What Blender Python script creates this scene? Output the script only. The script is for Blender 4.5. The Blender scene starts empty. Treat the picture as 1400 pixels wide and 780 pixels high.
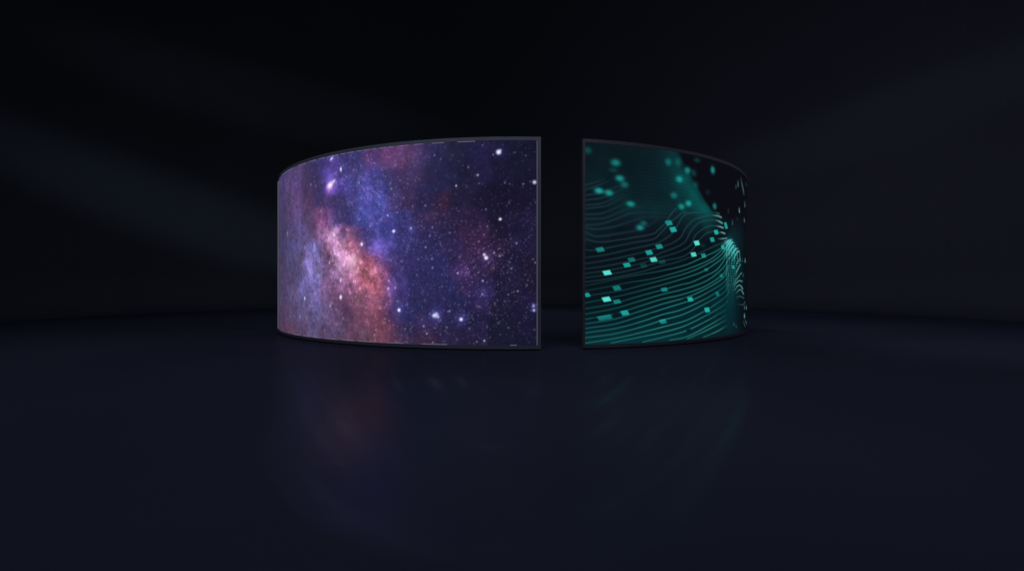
import bpy, math
import numpy as np
from mathutils import Vector, Matrix

# ------------------------------------------------------------------ measures
R = 4.0            # radius of the ring of screens (axis at the world origin)
H = 2.374          # outer height of a screen
Z0 = 0.014         # underside of the screens, carried on a recessed plinth
CAM_D = 10.0       # camera distance from the axis
CAM_Z = Z0 + 0.30 * H
ROOM_R, ROOM_H = 11.5, 13.0
F, CX, CY = 733.0, 701.0, 390.0      # focal length and axis in photo pixels (1400 x 780)
scene = bpy.context.scene
rad = math.radians

# ------------------------------------------------------------------ helpers
def link(o, parent=None):
    scene.collection.objects.link(o)
    if parent is not None:
        o.parent = parent
    return o

def mesh_object(name, verts, faces, mat, parent=None, origin=(0, 0, 0), smooth=False):
    me = bpy.data.meshes.new(name)
    ox, oy, oz = origin
    me.from_pydata([(x - ox, y - oy, z - oz) for x, y, z in verts], [], faces)
    me.update()
    if smooth:
        me.polygons.foreach_set('use_smooth', [True] * len(me.polygons))
    me.materials.append(mat)
    return link(bpy.data.objects.new(name, me), parent)

def ring(theta, r):            # theta = 0 faces the camera (towards -y), positive to the right
    return r * math.sin(theta), -r * math.cos(theta)

class Arcs:
    """collects boxes swept along the ring into one mesh"""
    def __init__(self):
        self.v, self.f = [], []
    def box(self, t0, t1, z0, z1, r0, r1, n=1):
        b = len(self.v)
        for i in range(n + 1):
            t = t0 + (t1 - t0) * i / n
            for r, z in ((r0, z0), (r1, z0), (r1, z1), (r0, z1)):
                x, y = ring(t, r)
                self.v.append((x, y, z))
        for i in range(n):
            a = b + 4 * i
            for k in range(4):
                self.f.append((a + k, a + (k + 1) % 4, a + 4 + (k + 1) % 4, a + 4 + k))
        self.f.append((b + 3, b + 2, b + 1, b))
        e = b + 4 * n
        self.f.append((e, e + 1, e + 2, e + 3))
    def build(self, name, mat, parent, origin):
        return mesh_object(name, self.v, self.f, mat, parent, origin)

# ------------------------------------------------------------------ materials
def new_mat(name):
    m = bpy.data.materials.new(name)
    m.use_nodes = True
    nt = m.node_tree
    nt.nodes.clear()
    return m, nt, nt.nodes.new('ShaderNodeOutputMaterial')

def principled(name, col, rough, metallic=0.0, spec=0.5, vary=0.0, scale=6.0):
    m, nt, out = new_mat(name)
    p = nt.nodes.new('ShaderNodeBsdfPrincipled')
    p.inputs['Base Color'].default_value = (*col, 1)
    p.inputs['Roughness'].default_value = rough
    p.inputs['Metallic'].default_value = metallic
    p.inputs['Specular IOR Level'].default_value = spec
    if vary:
        tc = nt.nodes.new('ShaderNodeTexCoord')
        n = nt.nodes.new('ShaderNodeTexNoise')
        n.inputs['Scale'].default_value = scale
        n.inputs['Detail'].default_value = 5
        nt.links.new(tc.outputs['Object'], n.inputs['Vector'])
        mr = nt.nodes.new('ShaderNodeMapRange')
        mr.inputs['To Min'].default_value = rough - vary
        mr.inputs['To Max'].default_value = rough + vary
        nt.links.new(n.outputs['Fac'], mr.inputs['Value'])
        nt.links.new(mr.outputs['Result'], p.inputs['Roughness'])
    nt.links.new(p.outputs[0], out.inputs[0])
    return m

def floor_material():
    """polished near-black floor: dark diffuse with a weak, soft mirror coat and faint smears"""
    m, nt, out = new_mat('polished_floor')
    N = nt.nodes.new
    tc = N('ShaderNodeTexCoord')
    n1 = N('ShaderNodeTexNoise'); n1.inputs['Scale'].default_value = 0.28; n1.inputs['Detail'].default_value = 4
    n2 = N('ShaderNodeTexNoise'); n2.inputs['Scale'].default_value = 1.7; n2.inputs['Detail'].default_value = 6
    nt.links.new(tc.outputs['Object'], n1.inputs['Vector'])
    nt.links.new(tc.outputs['Object'], n2.inputs['Vector'])
    cr = N('ShaderNodeMix'); cr.data_type = 'RGBA'
    cr.inputs['A'].default_value = (0.019, 0.022, 0.038, 1)
    cr.inputs['B'].default_value = (0.044, 0.048, 0.072, 1)
    nt.links.new(n1.outputs['Fac'], cr.inputs['Factor'])
    d = N('ShaderNodeBsdfDiffuse')
    nt.links.new(cr.outputs['Result'], d.inputs['Color'])
    g = N('ShaderNodeBsdfGlossy')
    g.distribution = 'BECKMANN'
    g.inputs['Anisotropy'].default_value = 0.7
    tv = N('ShaderNodeCombineXYZ'); tv.inputs[1].default_value = 1.0
    nt.links.new(tv.outputs[0], g.inputs['Tangent'])
    mr = N('ShaderNodeMapRange')
    mr.inputs['To Min'].default_value = FLOOR_ROUGH - 0.03
    mr.inputs['To Max'].default_value = FLOOR_ROUGH + 0.03
    nt.links.new(n2.outputs['Fac'], mr.inputs['Value'])
    nt.links.new(mr.outputs['Result'], g.inputs['Roughness'])
    bp = N('ShaderNodeBump'); bp.inputs['Strength'].default_value = 0.15; bp.inputs['Distance'].default_value = 0.02
    n3 = N('ShaderNodeTexNoise'); n3.inputs['Scale'].default_value = 2.6; n3.inputs['Detail'].default_value = 3
    nt.links.new(tc.outputs['Object'], n3.inputs['Vector'])
    nt.links.new(n3.outputs['Fac'], bp.inputs['Height'])
    nt.links.new(bp.outputs['Normal'], g.inputs['Normal'])
    g.inputs['Color'].default_value = (0.85, 0.9, 1.0, 1)
    mx = N('ShaderNodeMixShader')
    mx.inputs[0].default_value = FLOOR_COAT
    nt.links.new(d.outputs[0], mx.inputs[1])
    nt.links.new(g.outputs[0], mx.inputs[2])
    nt.links.new(mx.outputs[0], out.inputs[0])
    return m

def wall_material():
    m, nt, out = new_mat('dark_wall_paint')
    N = nt.nodes.new
    tc = N('ShaderNodeTexCoord')
    n1 = N('ShaderNodeTexNoise'); n1.inputs['Scale'].default_value = 0.5; n1.inputs['Detail'].default_value = 3
    nt.links.new(tc.outputs['Object'], n1.inputs['Vector'])
    cr = N('ShaderNodeMix'); cr.data_type = 'RGBA'
    cr.inputs['A'].default_value = (0.038, 0.041, 0.052, 1)
    cr.inputs['B'].default_value = (0.047, 0.050, 0.062, 1)
    nt.links.new(n1.outputs['Fac'], cr.inputs['Factor'])
    d = N('ShaderNodeBsdfDiffuse')
    nt.links.new(cr.outputs['Result'], d.inputs['Color'])
    nt.links.new(d.outputs[0], out.inputs[0])
    return m

def screen_material(name):
    m, nt, out = new_mat(name)
    a = nt.nodes.new('ShaderNodeAttribute'); a.attribute_name = 'picture'
    e = nt.nodes.new('ShaderNodeEmission')
    e.inputs['Strength'].default_value = 1.0
    nt.links.new(a.outputs['Color'], e.inputs['Color'])
    nt.links.new(e.outputs[0], out.inputs[0])
    m.cycles.emission_sampling = 'NONE'
    return m

def glow_strip_material():
    m, nt, out = new_mat('glowing_edge_trim')  # the pale trim gets its brightness as emission
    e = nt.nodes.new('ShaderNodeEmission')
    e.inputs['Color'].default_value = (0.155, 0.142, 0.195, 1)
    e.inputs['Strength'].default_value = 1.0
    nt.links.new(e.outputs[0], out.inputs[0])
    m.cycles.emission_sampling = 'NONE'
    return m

FLOOR_ROUGH, FLOOR_COAT = 0.16, 0.036
M_FLOOR = floor_material()
M_WALL = wall_material()
M_FRAME = principled('satin_frame', (0.10, 0.103, 0.135), 0.55, 0.0, 0.5, 0.06, 9.0)
M_FRAME_DARK = principled('dark_satin_frame', (0.07, 0.065, 0.082), 0.5, 0.0, 0.5, 0.06, 9.0)
M_PLINTH = principled('plinth_paint', (0.05, 0.05, 0.065), 0.6, 0.0, 0.3, 0.06, 9.0)
M_BACK = principled('black_back', (0.012, 0.012, 0.015), 0.6, 0.0, 0.3, 0.1, 4.0)
M_STRIP = glow_strip_material()

# ------------------------------------------------------------------ pictures shown on the screens
S = 3                                                   # samples per measured unit

def lin(c):
    c = np.clip(c, 0, 1)
    return np.where(c <= 0.04045, c / 12.92, ((c + 0.055) / 1.055) ** 2.4)

TH_TAB = np.linspace(-rad(66.4), rad(66.4), 2001)
PX_TAB = CX + F * R * np.sin(TH_TAB) / (CAM_D - R * np.cos(TH_TAB))

def theta_of(px):
    return np.interp(px, PX_TAB, TH_TAB)

def squeeze(px):
    """how narrow the picture gets towards the turned-away ends of the ring"""
    t = theta_of(px)
    c, s = math.cos(t), math.sin(t)
    d = CAM_D - R * c
    dp = (c * d - R * s * s) / d
    return max(0.22, min(1.0, dp))

def value_noise(u, v, seed):
    rs = np.random.RandomState(seed)
    lat = rs.rand(256, 256)
    iu, iv = np.floor(u).astype(int), np.floor(v).astype(int)
    fu, fv = u - iu, v - iv
    fu, fv = fu * fu * (3 - 2 * fu), fv * fv * (3 - 2 * fv)
    a, b = lat[iv & 255, iu & 255], lat[iv & 255, (iu + 1) & 255]
    c, d = lat[(iv + 1) & 255, iu & 255], lat[(iv + 1) & 255, (iu + 1) & 255]
    return (a * (1 - fu) + b * fu) * (1 - fv) + (c * (1 - fu) + d * fu) * fv

def fbm(u, v, freq, octaves, seed, gain=0.55):
    out, amp, tot = 0, 1.0, 0
    for k in range(octaves):
        out = out + amp * (value_noise(u * freq + 17.3 * k, v * freq + 5.1 * k, seed + k) - 0.5)
        tot += amp
        amp *= gain
        freq *= 2.03
    return out / tot * 2

class Picture:
    """a colour field over the measured rectangle x0..x1, y0..y1"""
    def __init__(self, x0, x1, y0, y1):
        self.x0, self.y0 = x0, y0
        self.w, self.h = int((x1 - x0) * S), int((y1 - y0) * S)
        self.x, self.y = np.meshgrid(x0 + (np.arange(self.w) + .5) / S, y0 + (np.arange(self.h) + .5) / S)
        th = theta_of(self.x)
        self.u = th * R + 20
        self.v = (CAM_Z - (self.y - CY) * (CAM_D - R * np.cos(th)) / F) + 20
        self.c = np.zeros((self.h, self.w, 3))

    def field(self, pts, sx, sy, warp=0.0, seed=1):
        """smooth blend of the measured colours"""
        st = 3
        X, Y = self.x[::st, ::st], self.y[::st, ::st]
        if warp:
            U, V = self.u[::st, ::st], self.v[::st, ::st]
            X = X + warp * fbm(U, V, 4.0, 4, seed) * 1.0
            Y = Y + warp * fbm(U, V, 4.0, 4, seed + 40) * 1.3
        num = np.zeros(X.shape + (3,)); den = np.zeros(X.shape)
        for (px, py, col) in pts:
            s = sx * (0.45 + 0.55 * squeeze(px))
            w = np.exp(-0.5 * (((X - px) / s) ** 2 + ((Y - py) / sy) ** 2)) + 1e-9 / (1 + (X - px) ** 2 + (Y - py) ** 2)
            num += w[..., None] * np.array(col) / 255.0
            den += w
        small = num / den[..., None]
        gy = np.clip((np.arange(self.h) - 0) / st, 0, small.shape[0] - 1.001)
        gx = np.clip((np.arange(self.w) - 0) / st, 0, small.shape[1] - 1.001)
        iy, ix = gy.astype(int), gx.astype(int)
        fy, fx = (gy - iy)[:, None, None], (gx - ix)[None, :, None]
        iy1, ix1 = np.minimum(iy + 1, small.shape[0] - 1), np.minimum(ix + 1, small.shape[1] - 1)
        self.c = ((small[iy][:, ix] * (1 - fx) + small[iy][:, ix1] * fx) * (1 - fy)
                  + (small[iy1][:, ix] * (1 - fx) + small[iy1][:, ix1] * fx) * fy)

    def patch(self, px, py, rx, ry):
        a = max(0, int((px - rx - self.x0) * S)); b = min(self.w, int((px + rx - self.x0) * S) + 2)
        c = max(0, int((py - ry - self.y0) * S)); d = min(self.h, int((py + ry - self.y0) * S) + 2)
        return (slice(c, d), slice(a, b)) if b > a and d > c else None

    def glow(self, px, py, s, col, amp=1.0, sy=None, power=1.0, tilt=0.0):
        sx = s * squeeze(px); sy = sy or s
        k = self.patch(px, py, sx * 3.4 + abs(tilt) * sy * 3, sy * 3.4)
        if k is None:
            return
        X, Y = self.x[k] - px, self.y[k] - py
        X = X + tilt * Y
        q = (X / sx) ** 2 + (Y / sy) ** 2
        a = np.clip(amp * np.exp(-0.5 * q ** power), 0, 1)[..., None]
        self.c[k] = self.c[k] + (np.array(col) / 255.0 - self.c[k] * 0.0) * a * (1 - self.c[k])

    def cover(self, px, py, s, col, amp, sy=None):
        sx = s * squeeze(px); sy = sy or s
        k = self.patch(px, py, sx * 3.4, sy * 3.4)
        if k is None:
            return
        q = ((self.x[k] - px) / sx) ** 2 + ((self.y[k] - py) / sy) ** 2
        a = (amp * np.exp(-0.5 * q))[..., None]
        self.c[k] = self.c[k] * (1 - a) + np.array(col) / 255.0 * a

    def quad(self, px, py, w, h, col, amp, skew, slope, blur):
        k = self.patch(px, py, w * 1.2 + blur * 2 + 2, h * 1.2 + blur * 2 + 2)
        if k is None:
            return
        X, Y = self.x[k] - px, self.y[k] - py
        U = X - skew * Y
        V = Y - slope * X
        def edge(t, half):
            z = (half - np.abs(t)) / max(blur, 0.25)
            return np.clip(0.5 + 0.5 * z, 0, 1) ** 2 * (3 - 2 * np.clip(0.5 + 0.5 * z, 0, 1))
        if blur > 0.95:                       # out of focus: a round soft blot
            a = np.exp(-((U / (.56 * w)) ** 2 + (V / (.56 * h)) ** 2) ** 1.35) * amp
        else:
            a = amp * edge(U, w / 2) * edge(V, h / 2)
        a = a[..., None]
        self.c[k] = self.c[k] * (1 - a) + np.array(col) / 255.0 * a

    def stroke_mask(self):
        return np.zeros((self.h, self.w))

    def stroke(self, mask, pts, width, amps):
        """Catmull-Rom line laid into a coverage mask; amps fade along it"""
        P = np.array(pts, float)
        if len(P) == 2:
            P = np.array([P[0], (P[0] + P[1]) / 2, P[1]])
        Q = np.vstack([2 * P[0] - P[1], P, 2 * P[-1] - P[-2]])
        xs, ys = [], []
        for i in range(1, len(Q) - 2):
            n = max(2, int(np.hypot(*(Q[i + 1] - Q[i])) / 0.3))
            t = np.linspace(0, 1, n, endpoint=False)[:, None]
            q = 0.5 * (2 * Q[i] + (Q[i + 1] - Q[i - 1]) * t + (2 * Q[i - 1] - 5 * Q[i] + 4 * Q[i + 1] - Q[i + 2]) * t ** 2
                       + (3 * Q[i] - Q[i - 1] - 3 * Q[i + 1] + Q[i + 2]) * t ** 3)
            xs.append(q[:, 0]); ys.append(q[:, 1])
        xs, ys = np.concatenate(xs), np.concatenate(ys)
        A = np.interp(np.linspace(0, 1, len(xs)), np.linspace(0, 1, len(amps)), amps)
        W = np.interp(np.linspace(0, 1, len(xs)), np.linspace(0, 1, len(width)), width)
        for x, y, a, w in zip(xs, ys, A, W):
            k = self.patch(x, y, 3 * w, 3 * w)
            if k is None:
                continue
            g = a * np.exp(-0.5 * ((self.x[k] - x) ** 2 + (self.y[k] - y) ** 2) / (w * w))
            np.maximum(mask[k], g, out=mask[k])

    def sample(self, px, py):
        gx = np.clip((px - self.x0) * S - .5, 0, self.w - 1.001); gy = np.clip((py - self.y0) * S - .5, 0, self.h - 1.001)
        ix, iy = gx.astype(int), gy.astype(int)
        fx, fy = (gx - ix)[:, None], (gy - iy)[:, None]
        c = self.c
        return ((c[iy, ix] * (1 - fx) + c[iy, ix + 1] * fx) * (1 - fy) + (c[iy + 1, ix] * (1 - fx) + c[iy + 1, ix + 1] * fx) * fy)

def parse(rows):
    pts = []
    for line in rows.strip().splitlines():
        y, rest = line.split('|')
        for item in rest.split():
            x, r, g, b = item.replace(':', ',').split(',')
            pts.append((float(x), float(y), (float(r), float(g), float(b))))
    return pts

GALAXY = parse('''
205|480:55,52,105 510:80,58,115 530:98,60,108 550:98,62,110 565:86,60,108 577:62,52,100 600:48,45,88 620:38,40,70 640:36,36,72 660:38,34,76 680:28,28,58 700:28,28,56 725:26,27,54
218|430:62,56,112 440:62,55,112 450:72,60,138 480:55,52,105 510:84,58,114 530:98,60,108 550:94,62,108 565:84,60,104 577:60,52,98 600:46,44,84 620:38,40,72 640:36,36,72 660:38,34,76 680:28,28,58 700:28,28,56 725:26,27,54
235|388:70,62,106 400:82,68,115 415:76,62,105 430:60,52,95 445:72,62,142 455:80,65,150 470:65,60,130 490:62,62,125 510:65,62,135 530:60,56,105 550:64,52,96 570:66,52,96 590:44,42,80 610:38,40,76 640:34,36,66 660:38,34,74 690:30,28,60 725:26,26,52
255|386:76,65,108 396:84,70,118 405:95,72,125 420:70,55,92 435:58,52,95 450:95,70,165 470:66,62,150 480:68,68,140 500:72,74,155 520:62,64,140 540:58,52,100 560:62,48,90 580:44,42,84 600:40,42,82 640:32,32,62 680:28,27,54 725:28,26,54
275|386:74,64,104 396:84,70,112 405:102,78,130 420:80,58,92 435:60,52,92 450:70,58,108 465:58,52,98 480:66,64,130 500:70,76,165 520:64,72,155 540:64,56,112 555:62,48,92 580:44,42,82 597:46,38,75 606:72,38,65 620:36,34,66 660:30,27,56 700:28,25,54 725:28,26,54
300|386:70,64,98 396:80,68,110 405:94,78,132 420:80,66,104 430:98,65,100 440:152,85,140 450:112,78,138 460:68,58,112 480:56,54,112 495:58,70,150 510:64,70,152 530:58,62,140 550:52,54,120 570:54,44,92 590:60,44,85 605:48,40,78 630:46,36,72 650:46,34,70 680:28,27,54 700:32,28,60 725:36,32,68
320|386:68,64,96 396:78,70,112 405:88,78,124 415:95,84,135 425:86,70,108 435:118,85,120 445:168,116,160 455:216,165,210 462:180,125,170 468:110,75,120 475:132,85,118 483:142,85,118 490:62,56,112 505:58,60,128 530:54,58,130 560:52,52,115 580:48,44,95 600:46,42,86 640:58,38,76 660:62,36,72 680:34,28,58 725:34,30,64
340|386:66,64,98 393:76,76,120 400:84,80,130 415:92,84,125 425:115,108,170 432:128,122,192 438:112,95,140 447:118,75,102 455:205,150,195 465:190,130,165 475:192,110,132 485:172,90,108 495:112,65,100 503:78,66,140 512:104,84,190 520:108,90,200 530:72,68,145 550:56,54,120 580:48,46,100 620:52,42,88 650:62,38,80 680:50,34,68 725:34,30,64
355|386:68,62,90 396:78,74,110 404:84,78,114 412:92,84,120 423:132,126,200 435:136,128,196 443:110,85,125 450:88,56,80 458:180,130,175 466:205,155,190 473:195,135,170 482:242,190,210 489:205,115,130 497:176,80,90 503:165,75,85 509:185,95,110 516:105,70,135 530:66,60,125 560:50,48,105 600:46,44,98 640:62,42,88 670:54,36,75 690:32,30,62 725:34,28,58
370|386:74,64,94 396:82,74,108 405:86,78,116 420:124,120,188 432:132,126,192 445:100,78,115 453:125,90,130 465:170,125,165 475:155,105,145 485:216,140,162 493:190,100,115 499:165,80,95 507:222,125,138 515:190,100,122 524:110,60,105 540:62,52,110 570:48,46,100 600:46,46,100 630:60,44,98 650:50,38,82 690:36,32,66 725:32,27,54
390|386:74,64,95 400:85,78,115 415:105,98,155 430:125,115,180 445:115,90,135 455:112,78,112 465:125,85,120 475:165,108,152 485:160,98,126 495:165,88,105 505:214,112,120 515:208,110,124 522:150,75,105 532:96,66,132 545:62,54,120 570:44,44,95 610:44,44,96 640:56,40,86 660:44,38,84 700:34,32,66 730:32,26,54
410|386:76,66,96 400:88,78,115 415:98,90,135 430:110,100,155 445:105,82,120 460:98,70,102 470:90,62,90 480:125,80,105 490:135,80,95 500:118,72,100 510:155,85,104 520:140,78,98 530:104,68,126 545:58,50,112 570:44,44,92 620:42,42,92 650:46,38,86 690:32,30,62 730:36,30,68
430|386:78,62,90 400:88,74,108 415:95,84,122 430:95,86,130 445:98,80,118 460:95,72,105 475:80,55,80 490:110,68,90 500:138,78,98 510:132,72,90 520:114,64,88 535:68,50,98 550:46,44,95 590:46,42,88 620:44,40,84 650:36,34,72 690:30,29,58 730:32,28,60
450|386:88,60,80 400:95,70,96 415:95,78,112 430:92,80,115 445:82,70,102 460:92,72,105 480:95,66,90 500:105,68,88 515:118,65,80 530:108,58,78 545:62,46,82 560:46,42,82 580:56,42,80 610:42,38,76 640:38,34,72 690:29,30,58 730:30,28,58
467|440:92,72,98 470:98,70,92 500:108,70,85 520:100,62,78 540:84,52,74 560:58,45,75 580:64,42,70 610:48,40,75 640:42,36,70 690:28,30,56 730:29,28,56
''')

STARS_A = '''490.5,249.5,.65,1.1,b 424.9,252.3,.5,1.2,w 430,247.8,.3,1.2,b 431.5,254.2,.35,1.4,b 449,262,.3,1,b 477.4,229.2,.28,1,w 487,272,.3,1,b 475.5,280,.25,1.1,b
501.5,212.2,.45,1.1,b 511.8,223,.5,1.1,b 529.5,215,.25,.9,p 593.6,212.2,.5,1.1,w 602.2,217,.38,1,w 582.3,213.2,.3,1,p 579.7,224.7,.28,.9,w 608,200.4,.25,1,w 512,240,.25,1,b 567.3,246.3,.25,.9,w 521.8,262.6,.35,1,b 507.7,267.7,.35,1.1,b 551.3,269.9,.4,1,p 518,279.5,.45,1.1,b 547.4,279,.28,1,w 563.7,282,.45,1.1,w 581,280.9,.55,1.1,w 606.4,269.9,.25,1,r 534,257.4,.3,1.6,p
673.8,211.4,.55,1,b 659.1,198.2,.28,1.2,b 642.8,204.2,.2,1,w 639.9,228.6,.5,1.1,w 652.7,239.2,.8,1.3,b 654.4,250.6,.4,1.1,b 623.2,253.8,.85,1.2,b 689.9,249.7,.5,1.1,w 688.7,246.5,.22,.9,b 696.3,251.3,.38,1,w 700,252.3,.22,.9,w 715.1,251.4,.55,1.1,w 724.5,248,.4,1.1,p 718.5,212.6,.38,1,w 686.7,197.6,.22,1.2,b 718,202.7,.2,1,b 723,202.7,.2,1,b 712,198,.18,.9,w 663,243,.2,.9,p 683,243,.18,.9,b 695.6,276.3,.4,1,w 696,273.7,.25,.8,w 642.8,262.6,.22,.9,w 671,265.5,.22,.9,w 634,278.8,.22,.9,w 725.4,278,.22,.9,w 719,284,.22,1,w 677.7,230,.2,1,b 648.8,220,.16,1,p
393,319,.5,1.7,w 416.5,338.8,.45,1.5,w 491,300,.35,.9,b 450.1,359,.7,1.3,w 410,376.7,.3,1.2,w 421.7,367.7,.3,1.2,b 422.3,376,.35,1.3,p 439,374,.3,1,b 474,374.7,.35,1,p 438.6,288,.45,1.3,p 457.8,313.8,.45,1.3,p 410.4,307.4,.25,1.3,b 428,344.4,.3,1,b
505.6,309,.6,1.1,b 520.8,298.7,.5,1.1,b 529.7,294.2,.8,1.25,b 542.3,290.4,.42,1.1,b 561.3,311.9,.75,1.3,b 575.9,309,.35,1,b 575.6,313.8,.25,1,p 590.8,310.6,.5,1.1,w 587.2,322.2,.5,1.1,w 595,321.3,.28,1,p 549.7,319.6,.3,1,b 551.3,329.2,.38,1.3,v 561.5,326,.35,1.2,v 565.4,326.7,.3,1,b 568.6,335,.25,1,w 581.4,337.7,.65,1.15,b 603.2,336.3,.35,1.1,p 572.4,294.6,.25,.9,r 582.7,294.9,.25,.9,p 571.8,354,.35,1.1,b 590.1,353.6,.55,1.1,w 591,365.6,.5,1.2,w 570.5,368.6,.28,.9,w 569.2,375.8,.35,1,w 548.7,356.8,.45,1.3,b 550,365,.28,1,v 534,356,.35,1.5,b 616.7,341.4,.25,1,p 519.9,369,.3,1.2,p 531,383.3,.45,1.2,p 588.5,347.8,.2,.9,p 529.5,344,.25,1.4,b 513,292,.3,1.2,b 600,330,.2,.9,p 555,343,.22,1,b 540,300,.2,1,b
663.8,286,.5,1.2,b 655.6,304,.25,1,v 655.9,309,.32,1.1,v 665.8,309.4,.48,1.1,b 666.8,313.5,.3,1,v 678.3,315,.3,1.1,w 661,320.6,.45,1.1,p 674.5,323.7,.3,1,w 654,330,.5,1.2,p 705.6,332.4,.6,1.2,b 711.3,329.6,.25,1,v 718.7,336.3,.22,1,w 675.1,345.3,.65,1.3,b 667.7,358.5,.42,1.1,v 682.8,349.7,.65,1.4,p 686,348.2,.4,1.1,p 653.3,345,.4,1.3,v 655,342,.28,1.2,v 628,351,.45,1.2,b 696.5,358.3,.42,1.1,w 698.8,366.7,.55,1.2,w 728.3,354,.45,1.1,w 731.3,358.7,.55,1.1,w 721,347,.22,1.1,b 625.1,373.2,.75,1.1,p 631.2,372,.45,1,p 636.7,372.6,.45,1.2,v 639.2,367,.45,1.1,p 647.6,366,.3,.9,p 684.7,369,.28,1,w 721.3,382.4,.3,1,w 682.8,334,.28,1,r 629,307,.2,1,p
416.5,407.6,.9,1.6,w 450.9,417.8,.6,1.2,w 459,423,.35,1,w 410,433.2,.38,1.6,w 401.8,413.6,.3,1.3,b 397.6,404,.25,1.4,b 418.2,434.5,.25,1.2,b 430,438,.3,1,b 433.6,436.4,.35,1.1,v 468.5,435,.4,1.2,w 466,440,.25,1,w 485.8,443.7,.35,1,w 443.5,451,.4,1.2,w 432.3,400.5,.4,1.2,b 443,398,.35,1,v 491.9,394.1,.75,1.4,p 465.3,383.4,.9,1.5,p
530.3,394.1,.8,1.5,p 540,393.1,.7,1.2,b 531.4,383.6,.45,1.2,v 508.5,398.8,.45,1.2,p 555.8,416.5,.48,1.1,b 543.2,411.2,.45,1.1,v 551,407.6,.28,1,b 528.2,415.6,.5,1.2,v 603.8,391.3,.45,.9,w 515,410.8,.3,1.1,p 587.2,428.3,.45,1,b 614.1,425.1,.6,1.3,b 526.3,435.8,.5,1.1,p 515.4,436,.35,1,p 553.6,449.2,.5,1.1,w 560.5,441.5,.3,1.1,b 578.8,445.6,.58,1.2,w 576.5,436.4,.28,1,b 583,455.9,.6,1.1,w 513.5,450.8,.5,1.2,w 511.9,456.7,.42,1.2,p 610.3,447.3,.5,1.1,w 608.3,452.2,.35,1,w 601.7,457,.3,1.2,w 597,445.6,.25,.9,w 594.2,448,.3,1,w 591.3,467.8,.5,1.1,w 548.5,457.6,.25,1,w 579.5,453,.28,1,p 592,425,.3,1,b
659.1,402,.75,1.3,v 662,404,.4,1.1,v 661.3,396.7,.45,1.1,v 659.5,383.6,.75,1.3,b 641.2,448.8,.45,1.2,b 651.4,466.8,.48,1.2,w 661.7,465.5,.8,1.2,b 624,463.6,.38,1.3,r 669.7,460.8,.32,1,w 676,414.2,.48,1.1,b 694.4,402.4,.5,1.1,w 707.4,397.7,.65,1.1,w 702,398.6,.4,1.2,b 700,389.6,.22,1,b 720,389.6,.42,1.2,b 721.3,383,.28,1,w 718.7,434.5,.32,1,w 727,435.8,.28,.9,v 730.3,450.3,.42,1.1,b 694.6,447.6,.45,1.1,w 680.3,441.5,.38,1.1,w 683,439,.25,.9,w 673.8,429.7,.28,.9,w 677.7,430.3,.28,.9,w 665,444.5,.28,1,w 654,419,.42,1.1,w 651.4,418,.35,1,p 642.4,412.7,.28,1,v 627,416,.35,1.1,w 641,404.4,.35,1.3,b 632,392,.28,1.2,b 625,399.2,.32,.9,w 647.8,426.8,.25,1.2,v 629.6,423.6,.28,1,w 675,402,.28,1.1,w 702.7,446,.2,.9,w 710.4,451.5,.22,1,r 647.8,443,.22,1,w 653.3,455.6,.2,1,v 712.3,413.7,.2,1,r 668,392,.2,.8,w 686,396,.15,1.2,v 629.5,444,.2,1,b'''

TINT = {'b': (205, 212, 255), 'w': (232, 224, 250), 'p': (245, 200, 245), 'v': (180, 160, 250), 'r': (220, 170, 170)}

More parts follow.
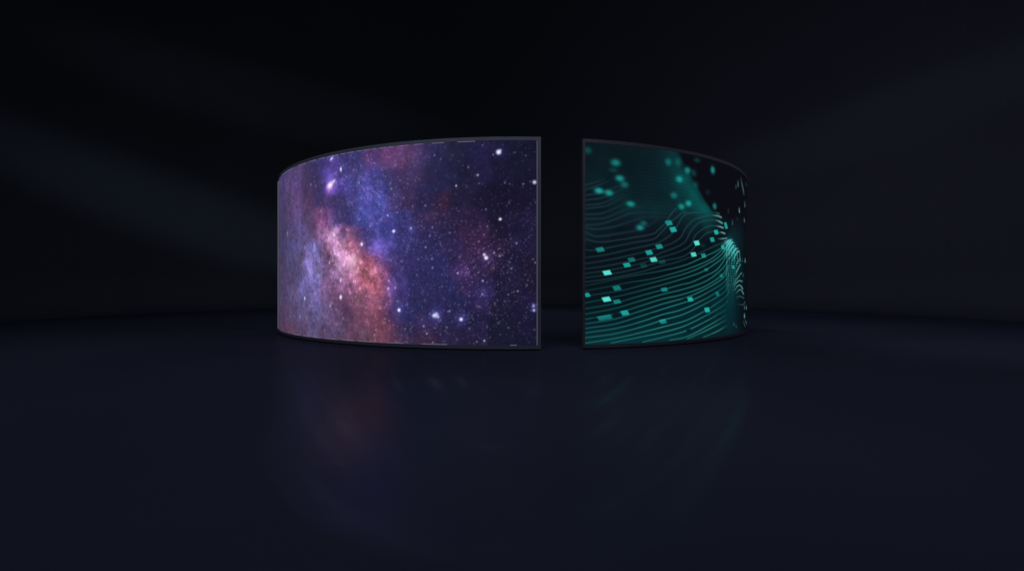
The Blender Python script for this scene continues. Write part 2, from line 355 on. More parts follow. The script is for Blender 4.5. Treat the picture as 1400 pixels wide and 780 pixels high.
def galaxy_picture():
    P = Picture(374, 744, 180, 484)
    P.field(GALAXY, 6.8, 7.5, warp=4.0, seed=11)
    g = P.c.mean(axis=2, keepdims=True)
    P.c = P.c + (g - P.c) * 0.15
    P.c *= np.array((0.97, 0.925, 1.01))
    P.c *= (1 - 0.13 * np.clip((P.x - 530) / 90, 0, 1))[..., None]
    # cloud structure: strong in the bright arm, mild elsewhere
    lum = P.c.mean(axis=2, keepdims=True)
    arm = np.clip((lum - 0.22) / 0.3, 0, 1)
    n1 = fbm(P.u, P.v, 9.0, 5, 101, 0.7)[..., None]
    n2 = fbm(P.u, P.v, 28.0, 3, 201, 0.75)[..., None]
    P.c *= 1 + (0.14 + 0.24 * arm) * n1 + (0.12 + 0.14 * arm) * n2
    dark = np.clip(fbm(P.u + 3, P.v * 0.8 + P.u * 0.35, 5.0, 5, 301, 0.62)[..., None] - 0.12, 0, 1)
    P.c *= 1 - 0.5 * arm * dark
    hue = fbm(P.u, P.v, 6.0, 4, 401)[..., None]
    P.c *= 1 + hue * np.array((0.07, -0.01, -0.03))
    # pixel-fine unresolved star dust
    dust = np.clip(fbm(P.u, P.v, 46.0, 2, 501)[..., None] - 0.25, 0, 1)
    P.c += dust * lum * np.array((0.5, 0.45, 0.6)) * 0.5
    knots = np.clip(fbm(P.u + P.v * 0.3, P.v, 17.0, 4, 701, 0.8)[..., None] - 0.08, 0, 1)
    P.c += knots * arm * np.clip((P.x - 432) / 25, 0.1, 1)[..., None] * np.array((0.62, 0.40, 0.50))
    pale = np.exp(-0.5 * (((P.x - 470) / 24) ** 2 + ((P.y - 350 - (P.x - 470) * .8) / 22) ** 2))[..., None]
    P.c += pale * np.array((0.045, 0.045, 0.055))
    P.c = np.clip(P.c, 0.03, 1)
    rs = np.random.RandomState(21)
    clump = np.clip(0.55 + 0.9 * fbm(P.u, P.v, 3.5, 4, 901), 0, 1)
    for i in range(9000):
        x, y, m, keep = rs.uniform(382, 733), rs.uniform(188, 474), rs.rand(), rs.rand()
        if x > 575 and y < 275 and rs.rand() < .75:
            continue
        if keep < clump[int((y - P.y0) * S), int((x - P.x0) * S)]:
            P.glow(x, y, 0.5, TINT['bbvvwp'[i % 6]], 0.03 + 0.36 * m ** 6, sy=0.55)
    for (cx, cy, rx, ry, tilt, n, kinds, top) in ((655, 345, 34, 26, .5, 420, 'pppvv', .5), (640, 372, 26, 9, -.35, 160, 'pvv', .5), (585, 335, 60, 30, .5, 380, 'bbv', .45),
                                                 (625, 442, 45, 14, 0, 260, 'bvp', .45), (700, 340, 22, 60, 0, 160, 'bwv', .4), (510, 265, 26, 34, .2, 380, 'bbv', .42),
                                                 (660, 405, 20, 14, .3, 120, 'vvb', .5), (540, 405, 26, 22, 0, 150, 'vbp', .42)):
        for i in range(n):
            dx, dy = rs.normal(0, 1, 2)
            x = cx + dx * rx; y = cy + dy * ry + tilt * dx * rx
            if 384 < x < 732 and 190 < y < 472:
                P.glow(x, y, 0.55, TINT[kinds[i % len(kinds)]], 0.05 + 0.85 * top * rs.rand() ** 5, sy=0.6)
    rs = np.random.RandomState(8)
    x = rs.uniform(382, 733, 2600); y = rs.uniform(188, 474, 2600); m = rs.rand(2600)
    kinds = rs.choice(list('bbvvwp'), 2600)
    for i in range(2600):
        blue = 1.35 if 470 < x[i] < 600 else 0.8
        P.glow(x[i], y[i], 0.55 + 0.5 * m[i] ** 3, TINT[kinds[i]], (0.02 + 0.15 * m[i] ** 8) * blue, sy=0.6 + 0.5 * m[i] ** 3)
    # soft local glows
    for (gx, gy, s, col, a) in ((451, 253, 7.5, (110, 70, 255), .55), (449, 258, 4, (210, 90, 230), .55), (453, 243, 5, (90, 70, 220), .3),
                                (453, 217, 3, (90, 80, 230), .5), (447, 234, 4, (90, 80, 220), .25),
                                (517, 338, 7, (90, 80, 255), .33), (596, 431, 7, (80, 90, 255), .42), (630, 436, 6, (80, 80, 255), .42),
                                (545, 423, 6, (60, 70, 240), .3), (533, 394, 7, (140, 80, 230), .28), (665, 352, 6, (120, 80, 220), .25),
                                (681, 208, 7, (90, 80, 240), .22), (729, 420, 4, (90, 90, 255), .35), (660, 400, 7, (110, 80, 230), .22),
                                (578, 440, 5, (80, 70, 220), .2), (660, 315, 8, (110, 70, 160), .1), (634, 371, 7, (150, 70, 190), .2),
                                (483, 357, 6, (255, 215, 225), .38), (456, 322, 5, (250, 200, 240), .3), (458, 340, 4, (230, 180, 240), .35),
                                (466, 362, 5, (230, 180, 225), .25), (428, 350, 6, (130, 130, 240), .15), (508, 372, 4, (255, 140, 140), .25),
                                (653, 418, 5, (120, 80, 180), .15), (706, 332, 5, (80, 70, 170), .16), (561, 312, 4, (90, 90, 255), .3)):
        P.glow(gx, gy, s, col, a * 0.72)
    for (gx, gy, s, a) in ((449, 350, 3.2, .6), (444, 357, 2.5, .3), (498, 352, 4, .45), (501, 362, 3, .45), (474, 420, 7, .35), (468, 314, 4, .3),
                           (520, 350, 3, .2), (500, 397, 4, .3), (442, 449, 5, .25), (418, 262, 6, .2), (640, 262, 12, .15)):
        P.cover(gx, gy, s, (58, 34, 62), a)
    for tok in STARS_A.split():
        sx, sy, a, s, t = tok.split(',')
        P.glow(float(sx), float(sy), float(s) * 0.74, TINT[t], min(1.0, 1.1 * float(a) ** 1.35), sy=float(s) * (0.82 if float(sx) > 470 else 1.2))
    # brightest ones
    P.glow(681.3, 207.9, 2.9, (238, 232, 255), 1.0, power=1.7); P.glow(684, 205, 1.0, (238, 232, 255), .6)
    P.glow(730.3, 249, 2.2, (215, 200, 255), .95, power=1.4)
    P.glow(683.5, 299.4, 1.6, (235, 225, 255), 1.0, power=1.3)
    P.glow(537.8, 315.9, 1.7, (245, 245, 255), 1.0, power=1.3)
    P.glow(664.2, 352.3, 2.2, (250, 240, 255), 1.0, power=1.4); P.glow(661.7, 348, 1.5, (235, 225, 255), .9)
    P.glow(465.7, 231.4, 1.6, (225, 232, 255), .95, sy=2.5, power=1.3)
    P.glow(453, 217, 1.7, (225, 225, 255), .9, sy=1.8, tilt=.5)
    P.glow(451.0, 253, 4.3, (255, 232, 255), 1.0, sy=3.6, power=1.3, tilt=.3); P.glow(455.9, 247.8, 2, (240, 220, 255), .8, sy=2.2, tilt=.5)
    P.glow(494.1, 333.7, 1.9, (255, 235, 255), 1.0, power=1.2)
    P.glow(465.5, 405.9, 1.9, (250, 240, 255), 1.0, sy=2.5, power=1.3)
    P.glow(545.1, 423.6, 1.9, (245, 248, 255), 1.0, sy=2.1, power=1.5)
    P.glow(594.5, 430.8, 2.9, (205, 208, 255), .9, sy=2.4, power=1.2); P.glow(598.5, 433, 1.5, (200, 205, 255), .7); P.glow(592.4, 431.2, 1.3, (220, 222, 255), .6); P.glow(596.5, 428.5, 1.3, (210, 215, 255), .6)
    P.glow(630, 436.2, 1.9, (238, 235, 255), 1.0, power=1.3)
    P.glow(729, 417.7, 1.4, (180, 185, 255), .75, sy=1.8); P.glow(729.6, 424, 1.3, (225, 225, 255), .85)
    return P

# --- second picture: teal wave of contour lines with drifting square pixels
WAVE = parse('''
200|802:13,30,38 830:14,31,38 860:14,32,40 890:15,35,43 905:15,42,50 914:14,52,58 922:14,54,60 930:13,16,24 950:12,13,20 980:12,13,20 1020:12,13,20
222|802:13,31,38 830:14,33,40 860:13,31,39 885:14,33,40 902:14,40,48 915:13,52,58 927:12,58,62 937:12,15,22 955:12,13,20 985:12,13,20 1015:12,12,18
245|802:14,38,44 815:13,38,44 835:13,32,40 860:13,34,42 890:14,36,44 908:14,44,52 925:13,66,70 938:12,76,78 947:12,46,50 954:12,14,20 970:12,13,20 1000:12,13,20 1020:12,13,20
265|802:13,24,34 820:13,30,38 840:14,46,52 852:13,44,50 870:14,35,43 895:14,38,46 915:14,42,50 935:13,62,66 948:12,82,82 957:12,50,54 964:12,14,20 985:12,13,20 1012:12,13,20
285|802:13,26,35 820:13,24,34 840:13,30,38 858:13,42,48 872:14,44,50 890:14,44,50 912:14,44,50 935:14,52,58 955:12,72,74 966:12,76,76 974:12,50,54 981:12,14,20 1000:12,13,20 1020:12,12,18
303|802:13,28,36 830:13,26,35 860:13,24,34 885:13,26,35 910:13,28,36 930:12,30,38 950:12,36,42 970:12,52,56 982:12,40,44 989:12,14,21 1010:13,18,26 1020:12,12,19
322|802:13,34,40 815:13,24,32 850:12,20,29 890:12,20,30 925:12,18,26 955:11,20,28 978:11,16,24 992:12,24,30 1004:12,34,39 1012:12,26,32 1019:12,14,21
342|802:12,22,31 850:10,22,31 890:9,22,31 930:9,19,28 960:8,22,30 982:6,36,42 996:6,62,66 1004:6,54,60 1012:12,32,38 1019:11,14,21
360|802:12,24,33 850:10,23,32 890:8,22,31 930:5,24,32 960:4,28,35 985:5,40,46 996:5,44,48 1004:6,52,56 1011:8,50,56 1018:12,14,21
380|802:11,22,31 850:9,23,32 890:6,24,32 930:4,27,34 960:4,32,39 985:4,42,48 998:5,48,54 1008:5,48,54 1014:8,34,40 1019:12,14,21
400|802:10,24,33 850:7,25,34 890:5,28,36 930:4,32,40 960:4,38,45 985:4,46,52 998:5,49,55 1008:8,44,50 1015:10,24,31 1020:12,14,21
420|802:8,30,39 850:5,31,40 890:4,36,44 930:4,44,51 960:5,46,52 985:6,54,60 999:6,57,63 1008:10,38,44 1016:11,20,28 1020:12,15,22
440|802:6,38,47 850:5,40,49 890:4,46,53 930:5,48,54 960:6,46,52 985:9,50,58 1001:9,52,60 1009:11,34,42 1016:11,20,28 1020:12,15,22
460|802:8,48,55 850:7,50,57 890:6,50,56 930:6,48,54 960:9,42,48 985:12,36,42 1005:12,28,36 1018:12,20,28
''')
TILE = {'u': (790, 280), 'e': (790, 185), 'd': (790, 380), 'a': (905, 280), 'b': (905, 380), 'f': (905, 185)}

def measured(text):
    out = []
    for part in text.split():
        t, rest = part[0], part[1:]
        x, y = rest.split(',')
        out.append((TILE[t][0] + float(x) / 7.8, TILE[t][1] + float(y) / 7.8))
    return out

LOW_LINES = '''d78,80 d250,45 d450,0 u700,735 a0,700 a250,640 a440,555 a600,480 a700,400
d78,135 d300,95 d550,45 d800,5 a200,705 a420,625 a560,550 a720,400
d78,190 d280,160 d480,128 d700,70 d900,20 a280,720 a480,630 a620,540 a740,390
d78,262 d360,208 d640,140 d900,70 a240,780 a430,710 a560,630 a660,550 a760,430
d78,325 d360,275 d640,195 d900,125 b200,70 b300,47 b430,-10 a570,700 a640,620 a690,540 a780,470
d78,383 d380,325 d650,245 d900,172 b200,125 b400,62 b520,0 a620,700 a675,640 a715,560
d78,438 d380,385 d650,300 d900,222 b200,178 b430,100 b600,0 a665,715 a705,640
d78,487 d380,437 d650,355 d900,275 b250,207 b430,132 b600,36 b670,-30 b705,-110
d78,535 d380,490 d650,410 d900,330 b330,227 b520,132 b640,60 b695,0 b712,-60
d78,582 d400,535 d650,470 d900,388 b200,337 b430,237 b600,138 b680,72 b705,10
d78,635 d400,590 d700,512 d900,448 b220,387 b450,277 b620,180 b690,115 b710,50
d78,692 d400,640 d700,572 d900,520 b250,452 b450,352 b600,257 b690,185 b712,120
d350,690 d600,640 d900,577 b230,512 b470,397 b650,292 b700,240
d690,680 d900,630 b250,562 b480,452 b690,332
b80,660 b270,620 b500,502 b690,392
b270,645 b460,562 b690,442
b440,628 b580,570 b690,505'''
MID_LINES = '''u78,560 u300,530 u560,470 u800,420 u897,380 a100,310 a160,220 a220,125 a275,90 a400,80
u78,625 u300,590 u560,535 u800,475 u897,444 a120,400 a200,340 a250,250 a330,165 a440,125 a540,110 a630,132
u78,680 u300,650 u600,590 u800,545 u897,505 a150,450 a245,390 a300,290 a380,200 a480,165 a580,165 a640,195
u78,730 u300,700 u600,640 u897,555 a200,490 a310,420 a350,330 a430,260 a510,225 a590,225 a650,245
u78,775 u300,745 u600,685 u897,600 a220,550 a330,470 a400,370 a470,305 a560,285 a670,305
u78,820 u300,790 u600,730 u897,648 a150,610 a330,545 a470,480 a560,437 a640,405 a700,385
u78,480 u180,482 u400,440 u600,400 u800,365 u870,310 u930,245 a100,180 a200,95 a260,70
u78,365 u230,395 u450,370 u780,312 u850,270 u930,190 a100,90 a150,40'''
HIGH_LINES = '''u78,290 u200,335 u400,310 u620,270 u760,215 u850,150 u930,125
u78,245 u200,258 u380,232 u520,190 u700,135 u930,130
u78,215 u250,200 u430,140 u560,90 u700,80 u930,95
u78,150 u280,140 u430,80 u560,30 u700,20
u78,100 u250,90 u450,10 u540,-40
u78,40 u300,10 u400,-40 u500,-90
e78,745 e250,725 e360,680 e470,630
e78,690 e250,665 e380,615 e500,560
e78,640 e250,610 e380,560 e450,530
e78,580 e150,555 e250,520 e340,480
e78,530 e180,500 e280,465'''
SQUARES = '''841.3,222.4,12,9,.60,1.6 838,232.4,11,6,.18,1.8 847,243.7,11,8,.70,1.5 853.5,252.3,10,8,.42,1.5 818.5,260.6,11.5,7.5,.85,1.3 832,263.5,10.5,7.5,.72,1.3 861.8,278.6,10.5,7,.70,1.2 803.4,205.5,9,9,.28,1.8
820,341,11,6.5,.62,.7 829.7,372.6,11,6.4,1.15,.35 856.7,362,9.5,6,.85,.5 863,354.7,9.5,6,.52,.7 874.6,311,9.5,7,.68,1.1 879.7,305,9,6.5,.38,1.2 887.2,345,9,6.5,.85,.6 900.9,336.8,9,6.5,.72,.7 893.2,354.6,9,6.3,1.0,.4 879.4,362.7,9,5.5,.22,.9 905,357.8,9,5.5,.24,.9
913.3,221.5,8,9,.42,1.7 926.8,221.5,8,10,.25,2 939.9,232.7,7.5,8.5,.62,1.3 948,236.5,7,9,.25,1.5 952.7,219,7.5,6,.22,1.5 974.2,232.4,5.5,9.5,.72,1.0 928.5,245,8.5,8.5,.72,1.4 921,267,8.5,8,.46,1.4 941,278,7.5,7.5,.78,1.0 931.3,282.4,8,7.5,.66,1.1 967.4,262.6,5.5,7,.13,1.3 976.8,281.8,5,8,.6,1.0 951,252.3,7,8,.22,1.6
914.2,304.6,8.8,7,.72,.9 920,313.6,8.5,7.2,.9,.7 952.4,332,7,6.5,1.1,.4 960.8,335.4,5.5,5,.15,1 979,317.2,5.4,6.3,.95,.5 992.2,308.2,3.6,9,.85,.5 973.6,327.4,5.6,6.3,.82,.5 948,347.7,7,6,1.0,.4 961.7,349.2,6.2,6,.72,.5 988,337.7,4,5.6,.9,.4 965.3,368.5,5.6,4.5,.42,.6 986,376.8,4.4,5,.45,.6 1002.4,365,3.4,4.6,.8,.5
843,393.5,10.5,6.6,.60,.4 802.6,402.8,7,6,.80,.4 828.8,408.8,11.2,6.6,1.15,.35 843.2,412,10,5.6,.62,.4 826.5,433.8,20,6.4,.55,.4 854,427.4,10.4,6.8,.85,.4 906,439,9.2,6,.66,.4 908,395.6,8.6,5.6,.6,.4
943.5,408.8,7.2,6.2,.92,.4 980.6,401.5,4.8,5.6,.48,.5 966.5,423.3,6.6,6.6,.95,.4'''
DARKS = '842.6,430,9,5,.8 890.6,429.4,8,3,.7 903.5,433.6,8,3.5,.7 811.8,435.8,7,2.5,.6 941.5,451.5,7,4,.75 983.2,432,5,3.5,.6 937,408,6,3,.6 960,400,5,2.5,.4'

def wave_picture():
    P = Picture(788, 1046, 182, 484)
    P.field(WAVE, 7.5, 9.0, warp=1.5, seed=31)
    P.c *= 1 + 0.05 * fbm(P.u, P.v, 5.0, 3, 601)[..., None]
    P.c *= (1 - 0.16 * np.clip((300 - P.y) / 30, 0, 1) - 0.22 * np.clip((P.y - 325) / 25, 0, 1) * np.clip((482 - P.y) / 40, 0.3, 1))[..., None]
    edge = np.interp(P.y, (182, 212, 232, 255, 275, 288, 296), (921, 930, 939.5, 953, 964, 973, 986))
    k = np.clip((P.x - edge) / 4.5 + .5, 0, 1); k = k * k * (3 - 2 * k) * np.clip((300 - P.y) / 8, 0, 1)
    inner = np.exp(-0.5 * ((P.x - edge + 9) / 7) ** 2) * np.clip((300 - P.y) / 10, 0, 1) * (0.35 + 0.65 * np.clip((P.y - 215) / 50, 0, 1))
    P.c += inner[..., None] * np.array((0, 18, 18)) / 255.0
    P.c = P.c * (1 - k[..., None]) + np.array((12, 13, 20)) / 255.0 * k[..., None]
    # fine horizontal scan texture inside the out-of-focus crest
    fogmask = np.exp(-0.5 * (((P.x - 890) / 48) ** 2 + ((P.y - 250) / 34) ** 2))[..., None]
    P.c *= 1 + 0.07 * fogmask * np.sin(P.v * 150 + P.u * 6)[..., None]
    low, mid, high, dots = (P.stroke_mask() for _ in range(4))
    L = LOW_LINES.splitlines()
    for i, row in enumerate(L):
        q = measured(row)
        k = min(1, 0.45 + i * 0.06)
        fade = 0.55 if i < 13 else 0.35
        P.stroke(low, q, (.58, .55, .45), (0.55 * k, 0.62 * k, 0.78 * k + .1, .8, .75 if i < 8 else fade * .6))
    for i, row in enumerate(MID_LINES.splitlines()):
        P.stroke(mid, measured(row), (.75, .75, .62), (.45, .55, .5, .55, .6, 0.7))
    for i, row in enumerate(HIGH_LINES.splitlines()):
        P.stroke(high, measured(row), (1.15, 1.1, 1.1), (.7, .8, .55, .25))
    def lay(mask, col):
        a = np.clip(mask, 0, 1)[..., None]
        P.c = P.c * (1 - a) + np.array(col) / 255.0 * a
    lay(high, (26, 52, 60)); lay(mid, (42, 78, 84)); lay(low, (52, 142, 136))
    # bright ends of the upper lines where they break at the crest
    ends = P.stroke_mask()
    for row, a in (('a560,75 a610,95', .4), ('a540,110 a600,118 a632,134', .75), ('a570,165 a610,176 a642,196', .85), ('a580,224 a620,232 a652,246', .85),
                   ('a612,290 a640,293 a670,306', .85), ('a590,362 a640,360 a690,355', .75), ('a650,395 a700,378', .6)):
        P.stroke(ends, measured(row), (.6, .75), (.15 * a, a, a))
    lay(ends, (120, 185, 178))
    # soft light at the peak, then the dotted ridge
    P.glow(997, 334, 6.0, (10, 150, 150), .5, sy=7); P.glow(1003, 345, 5, (10, 160, 160), .42, sy=8); P.glow(1000, 372, 8, (0, 80, 84), .10, sy=22)
    P.cover(1008, 325, 14, (12, 40, 44), .35, sy=10)
    left = np.array(measured('a690,420 a688,500 a690,600 a690,700 b688,20 b690,120 b695,220 b700,310'))
    right = np.array(measured('a745,372 a822,490 a835,590 a800,700 b778,20 b765,120 b765,220 b775,310'))
    rows_n, cols_n = 28, 6
    rs = np.random.RandomState(3)
    tt = np.linspace(0, 1, len(left))
    for r in range(rows_n):
        t = r / (rows_n - 1)
        a0 = np.array([np.interp(t, tt, left[:, 0]), np.interp(t, tt, left[:, 1])])
        b0 = np.array([np.interp(t, tt, right[:, 0]), np.interp(t, tt, right[:, 1])])
        for c in range(cols_n):
            s = c / (cols_n - 1)
            q = a0 * (1 - s) + b0 * s + (0, -1.5 * math.sin(s * math.pi)) + rs.uniform(-.12, .12, 2)
            amp = 1.0 * math.exp(-1.5 * max(0, t - .12)) * (0.55 + 0.45 * rs.rand())
            if t > .62:
                amp *= max(0.1, 1 - (t - .62) * 2.2)
            w = 0.5
            k = P.patch(q[0], q[1], 2, 2.5)
            if k is not None:
                g = amp * np.exp(-0.5 * (((P.x[k] - q[0]) / w) ** 2 + ((P.y[k] - q[1]) / .72) ** 2))
                np.maximum(dots[k], g, out=dots[k])
    for row in ('a636,432 a680,405 a722,372', 'a650,505 a690,440 a735,378', 'a660,545 a700,475 a752,392', 'a690,560 a725,490 a768,432', 'a720,575 a750,520 a792,462', 'a755,590 a790,520 a818,490'):
        P.stroke(dots, measured(row), (.55, .6, .6), (.25, .8, 1.0))
    lay(dots, (112, 222, 214))
    hooks = P.stroke_mask()
    for pts, a in ((((1006.5, 362), (1009, 357), (1011.8, 353)), .7), (((1004.5, 376), (1009, 367), (1012.3, 361.3)), .75), (((1002.5, 388.5), (1008, 380), (1013.8, 372.5)), .7),
                   (((1003.5, 391), (1007, 386), (1011, 383.4), (1015, 384.6)), .85), (((1004, 397), (1008, 391), (1012, 390), (1015.4, 395)), .9), (((1006, 401), (1010.5, 396), (1014, 397.2), (1016.6, 402)), .8),
                   (((1006.5, 408), (1009, 405), (1013, 405.2), (1017, 407.6)), .45), (((1009, 415.5), (1015.4, 416.4), (1018.6, 412.3)), .4), (((1018, 416.5), (1017.7, 422.5)), .5), (((1020.4, 417.5), (1020.7, 422.5)), .8),
                   (((1017.6, 428), (1017.8, 434)), .95), (((1018.4, 436), (1021, 443)), .5), (((1016, 438), (1018.5, 446)), .35), (((1003, 440), (1003.7, 445)), .35), (((1006, 444), (1006.6, 448)), .3),
                   (((1018.6, 352.5), (1018.7, 358.5)), .75), (((1015.8, 373), (1016.2, 378)), .35), (((1014, 354), (1015, 358)), .3),
                   (((1008.7, 246.5), (1009, 255)), .6), (((1005.8, 252), (1006.2, 258)), .35), (((1012.8, 243), (1014, 250), (1016.5, 262)), .55), (((1015.2, 253), (1017, 266)), .4), (((1018, 275), (1018.3, 283)), .5),
                   (((1020, 249), (1020.4, 254)), .25), (((1010.3, 283.5), (1010.9, 290.5)), .9), (((1017.4, 297.5), (1017.7, 303.5)), .6), (((1001, 300), (1001.3, 307)), .4), (((995.2, 285), (995.6, 291)), .25), (((1007.5, 297), (1007.7, 301)), .18),
                   (((1021.4, 303), (1021.4, 308)), .25)):
        P.stroke(hooks, pts, (.52, .55), (a * .3, a * .8, a * .8))
    lay(hooks, (135, 205, 198))
    for tok in DARKS.split():
        x, y, w, h, a = map(float, tok.split(','))
        P.quad(x, y, w, h, (4, 20, 27), a, 0.5, -0.2, .6)
    for tok in SQUARES.split():
        x, y, w, h, a, blur = map(float, tok.split(','))
        c = squeeze(x)
        soft = blur > 0.95
        skew = (0.1 if soft else 0.62) * c
        slope = 0.06 if soft else -0.17
        col = (86, 222, 212) if a > .95 else (30, 178, 168)
        P.quad(x, y, w, h, col, min(1, a * (.92 if a > .95 else 1.0)), skew, slope, blur)
    P.c = np.clip(P.c, 0, 1)
    return P

# ------------------------------------------------------------------ the two screens
def display_mesh(name, t0, t1, z0, z1, nt, nz, picture, mat, parent, origin):
    th = np.linspace(t0, t1, nt + 1)
    zz = np.linspace(z0, z1, nz + 1)
    T, Z = np.meshgrid(th, zz)
    T, Z = T.ravel(), Z.ravel()
    co = np.stack([R * np.sin(T) - origin[0], -R * np.cos(T) - origin[1], Z - origin[2]], 1).astype(np.float32)
    i = np.arange(nt * nz)
    r, c = i // nt, i % nt
    a = r * (nt + 1) + c
    quads = np.stack([a, a + 1, a + nt + 2, a + nt + 1], 1).astype(np.int32)
    me = bpy.data.meshes.new(name)
    me.vertices.add(len(co)); me.vertices.foreach_set('co', co.ravel())
    me.loops.add(quads.size); me.loops.foreach_set('vertex_index', quads.ravel())
    me.polygons.add(len(quads))
    me.polygons.foreach_set('loop_start', np.arange(0, quads.size, 4, dtype=np.int32))
    me.update(calc_edges=True)
    # where each point of the panel sits in the measured picture; past the visible limb it simply runs on
    lim = rad(66.4)
    Tc = np.clip(T, -lim, lim)
    d = CAM_D - R * np.cos(Tc)
    px = CX + F * R * np.sin(Tc) / d + (T - Tc) * 80
    py = CY - F * (Z - CAM_Z) / d
    col = lin(picture.sample(px, py))
    at = me.color_attributes.new('picture', 'FLOAT_COLOR', 'POINT')
    at.data.foreach_set('color', np.concatenate([col, np.ones((len(col), 1))], 1).astype(np.float32).ravel())
    me.materials.append(mat)
    me.validate()
    return link(bpy.data.objects.new(name, me), parent)

def screen(label, t0, t1, picture, picture_mat, nt, frame_mat, post):
    mid = (t0 + t1) / 2
    x, y = ring(mid, R)
    origin = (x, y, 0.0)
    root = bpy.data.objects.new('curved_screen', None)
    root.empty_display_size = 0.3
    root.location = origin
    root['label'] = label
    root['category'] = 'screen'
    root['group'] = 'curved screens standing in a ring'
    link(root)
    bz, bt = 0.039, post / R                     # bezel height and bezel angle
    z0, z1 = Z0, Z0 + H
    n = max(24, int((t1 - t0) / rad(0.8)))
    f = Arcs()
    f.box(t0, t1, z1 - bz, z1, R - 0.05, R + 0.006, n)
    f.box(t0, t1, z0, z0 + bz, R - 0.05, R + 0.006, n)
    f.box(t0, t0 + bt, z0 + bz, z1 - bz, R - 0.05, R + 0.006, 1)
    f.box(t1 - bt, t1, z0 + bz, z1 - bz, R - 0.05, R + 0.006, 1)
    f.build('frame', frame_mat, root, origin)
    b = Arcs()
    b.box(t0 + bt, t1 - bt, z0 + bz, z1 - bz, R - 0.046, R - 0.02, n)
    b.build('back_panel', M_BACK, root, origin)
    p = Arcs()
    p.box(t0 + rad(0.5), t1 - rad(0.5), 0.0, z0, R - 0.20, R - 0.03, n)
    p.build('plinth', M_PLINTH, root, origin)
    panel = display_mesh('display_panel', t0 + bt, t1 - bt, z0 + bz, z1 - bz, nt, 420, picture, picture_mat, root, origin)
    return root, panel, origin

def angle_at(px):
    return float(theta_of(px))

left_root, left_panel, left_origin = screen('wider curved screen showing a purple and blue galaxy full of stars, dark frame', -rad(66.2), angle_at(739.0),
                                            galaxy_picture(), screen_material('galaxy_picture'), 720, M_FRAME, 0.037)
right_root, right_panel, right_origin = screen('narrower curved screen showing teal wavy lines and drifting squares on black', angle_at(796.4), rad(80.0),
                                               wave_picture(), screen_material('wave_picture'), 620, M_FRAME_DARK, 0.026)

# thin trim on the galaxy panel's edge, brightened by emission, dashed top and bottom
zt, zb = Z0 + H - 0.039, Z0 + 0.039
def strip(a0, a1, z0, z1, r0=R + 0.001, r1=R + 0.004, n=4):
    q = Arcs()
    q.box(a0, a1, z0, z1, r0, r1, n)
    q.build('edge_strip', M_STRIP, left_panel, left_origin)
e = angle_at(733.8)
strip(e - 0.0024 / R, e + 0.0024 / R, zb + 0.004, zt - 0.004, n=1)
for a0, a1 in ((625, 649), (590, 606.5), (566, 578), (546, 556), (531, 538), (518, 527), (508, 514), (497, 507), (487, 494), (474, 484), (466, 472), (448, 462), (436, 444), (422, 432), (408, 418), (386, 400)):
    strip(angle_at(a0), angle_at(a1), zt - 0.009, zt - 0.003)
for a0, a1 in ((697, 706), (576, 611), (528, 552), (490, 512), (468, 484), (446, 460), (428, 438), (414, 422), (402, 408)):
    strip(angle_at(a0), angle_at(a1), zb + 0.003, zb + 0.009)
strip(-rad(66.1), -rad(65.9), zb, zt, R + 0.0065, R + 0.014, 1)  # glowing rib puts the bright line on the left end post

# ------------------------------------------------------------------ the room
def disc(r, z, n=128):
    v = [(r * math.sin(2 * math.pi * i / n), -r * math.cos(2 * math.pi * i / n), z) for i in range(n)]
    return v, [tuple(range(n))]

COVE = 1.1                                     # the wall runs out into the floor in a wide cove
fl = mesh_object('floor', *disc(ROOM_R - COVE + 0.02, 0.0), M_FLOOR)
fl['kind'] = 'structure'

profile = [(ROOM_R - COVE + COVE * math.sin(q), 0.003 + COVE * (1 - math.cos(q))) for q in [math.pi / 2 * i / 16 for i in range(17)]]
profile += [(ROOM_R, ROOM_H), (ROOM_R + 0.2, ROOM_H), (ROOM_R + 0.2, -0.05), (ROOM_R - COVE, -0.05)]
wv, wf, nseg = [], [], 160
for i in range(nseg):
    q = 2 * math.pi * i / nseg
    wv += [(r * math.sin(q), -r * math.cos(q), z) for r, z in profile]
np_ = len(profile)
for i in range(nseg):
    j = (i + 1) % nseg
    for k in range(np_):
        l = (k + 1) % np_
        wf.append((i * np_ + k, j * np_ + k, j * np_ + l, i * np_ + l))
wall = mesh_object('wall', wv, wf, M_WALL)
wall['kind'] = 'structure'
wall.data.polygons.foreach_set('use_smooth', [i % np_ < 16 for i in range(len(wall.data.polygons))])

# ------------------------------------------------------------------ light
def area(name, loc, aim, power, sx, sy, col, spread=172):
    d = bpy.data.lights.new(name, 'AREA')
    d.spread = rad(spread)
    d.shape, d.size, d.size_y, d.energy, d.color = 'RECTANGLE', sx, sy, power, col
    o = link(bpy.data.objects.new(name, d))
    o.location = loc
    o.rotation_euler = Vector([b - a for a, b in zip(loc, aim)]).to_track_quat('-Z', 'Y').to_euler()
    return o

BLUE = (0.62, 0.75, 1.0)
def on_wall(px, py):
    """the point of the round wall in a given direction from the camera"""
    dx, dz = (px - 700) / F, (390 - py) / F
    k = 1 + dx * dx
    t = (2 * CAM_D + math.sqrt(4 * CAM_D ** 2 - 4 * k * (CAM_D ** 2 - ROOM_R ** 2))) / (2 * k)
    return Vector((dx * t, -CAM_D + t, CAM_Z + dz * t))

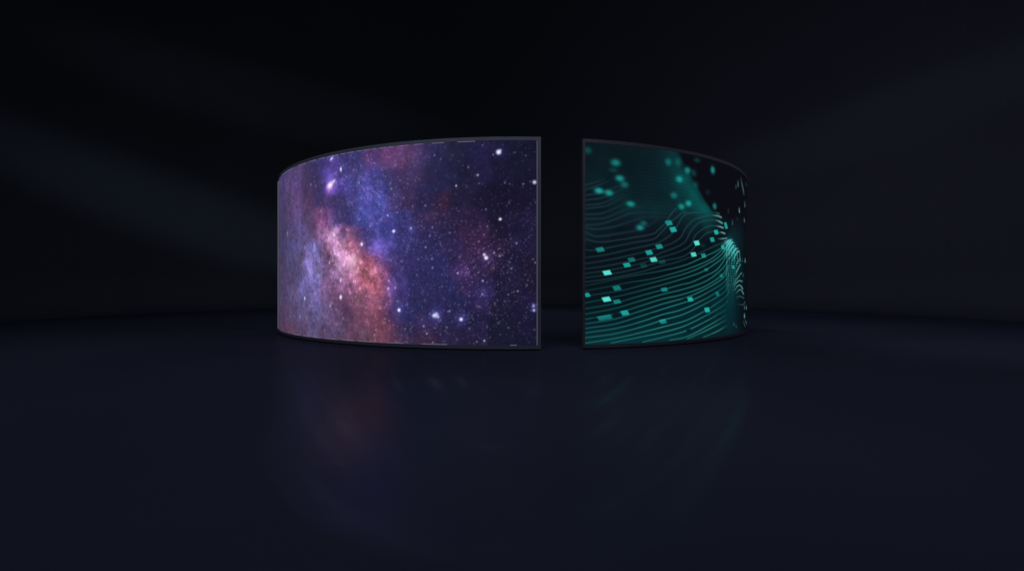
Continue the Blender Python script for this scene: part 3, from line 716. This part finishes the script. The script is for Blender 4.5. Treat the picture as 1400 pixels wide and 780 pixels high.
def slot_beam(loc, a, b, width, power, col):
    """a slot-shaped spotlight that lays a long soft band of light from a to b on the wall"""
    L, A, B = Vector(loc), on_wall(*a), on_wall(*b)
    M = (A + B) / 2
    d = M - L
    dist = d.length
    d.normalize()
    z = -d
    x = (B - A) - (B - A).dot(z) * z
    half = x.length / 2
    x.normalize()
    y = z.cross(x)
    lt = bpy.data.lights.new('slot_beam', 'SPOT')
    lt.energy, lt.spot_size, lt.spot_blend, lt.shadow_soft_size, lt.color = power, 2 * math.atan(half / dist), 1.0, 0.25, col
    o = link(bpy.data.objects.new('slot_beam', lt))
    rot = Matrix((x, y, z)).transposed().to_4x4()
    o.matrix_world = Matrix.Translation(L) @ rot @ Matrix.Diagonal((1, width / 2 / half, 1, 1))
    return o

# long soft bands of light across the curved wall, from added, unseen slot spots above the camera
slot_beam((0.6, -10.0, 3.4), (-560, -70), (560, 385), 2.3, 1500, (0.52, 0.72, 1.0))
slot_beam((0.6, -10.0, 4.2), (-340, -120), (640, 190), 2.4, 480, (0.86, 0.9, 1.0))
slot_beam((-0.6, -10.0, 4.0), (1850, -110), (960, 235), 2.1, 620, (0.64, 0.72, 1.0))

# added soft lights out of view: overhead before the screens, then washes and fills
area('overhead_light', (-1.6, -8.6, 6.0), (-0.5, -4.5, 0), 102, 6, 2.5, (0.74, 0.82, 1.0))
area('right_wash', (2.5, -8.0, 6.5), (9.5, 3.0, 1.5), 70, 3, 3, (0.80, 0.78, 1.0))
area('right_wall_wash', (4.2, -9.0, 3.2), (9.5, 5.0, 3.2), 66, 1.5, 1.5, (0.72, 0.74, 1.0), 84)  # added to lift the level of the right wall
area('rear_floor_fill', (0.5, 3.5, 9.8), (0.5, 3.6, 0), 60, 4, 4, (0.72, 0.78, 1.0), 125)  # unseen lamp added to brighten the far floor and cove base
area('left_wall_wash', (-4.2, -9.0, 3.2), (-8.5, 6.0, 1.2), 18, 1.5, 1.5, (0.80, 0.84, 1.0), 70)  # weaker wash added for the left wall

wd = bpy.data.worlds.new('World')
scene.world = wd
wd.use_nodes = True
bg = wd.node_tree.nodes['Background']
bg.inputs['Color'].default_value = (0.72, 0.78, 1.0, 1)
bg.inputs['Strength'].default_value = 0.055

# ------------------------------------------------------------------ camera and output
cd = bpy.data.cameras.new('camera')
cd.sensor_width = 36.0
cd.lens = 36.0 * F / 1400.0
cd.clip_start, cd.clip_end = 0.05, 200
cam = link(bpy.data.objects.new('camera', cd))
cam.location = (-0.012, -CAM_D, CAM_Z)
cam.rotation_euler = (rad(90), 0, 0)
scene.camera = cam
scene.view_settings.view_transform = 'Standard'
scene.view_settings.look = 'None'
scene.view_settings.exposure = 0
scene.view_settings.gamma = 1
scene.render.engine = 'CYCLES'
scene.cycles.use_denoising = True
scene.cycles.sample_clamp_indirect = 3
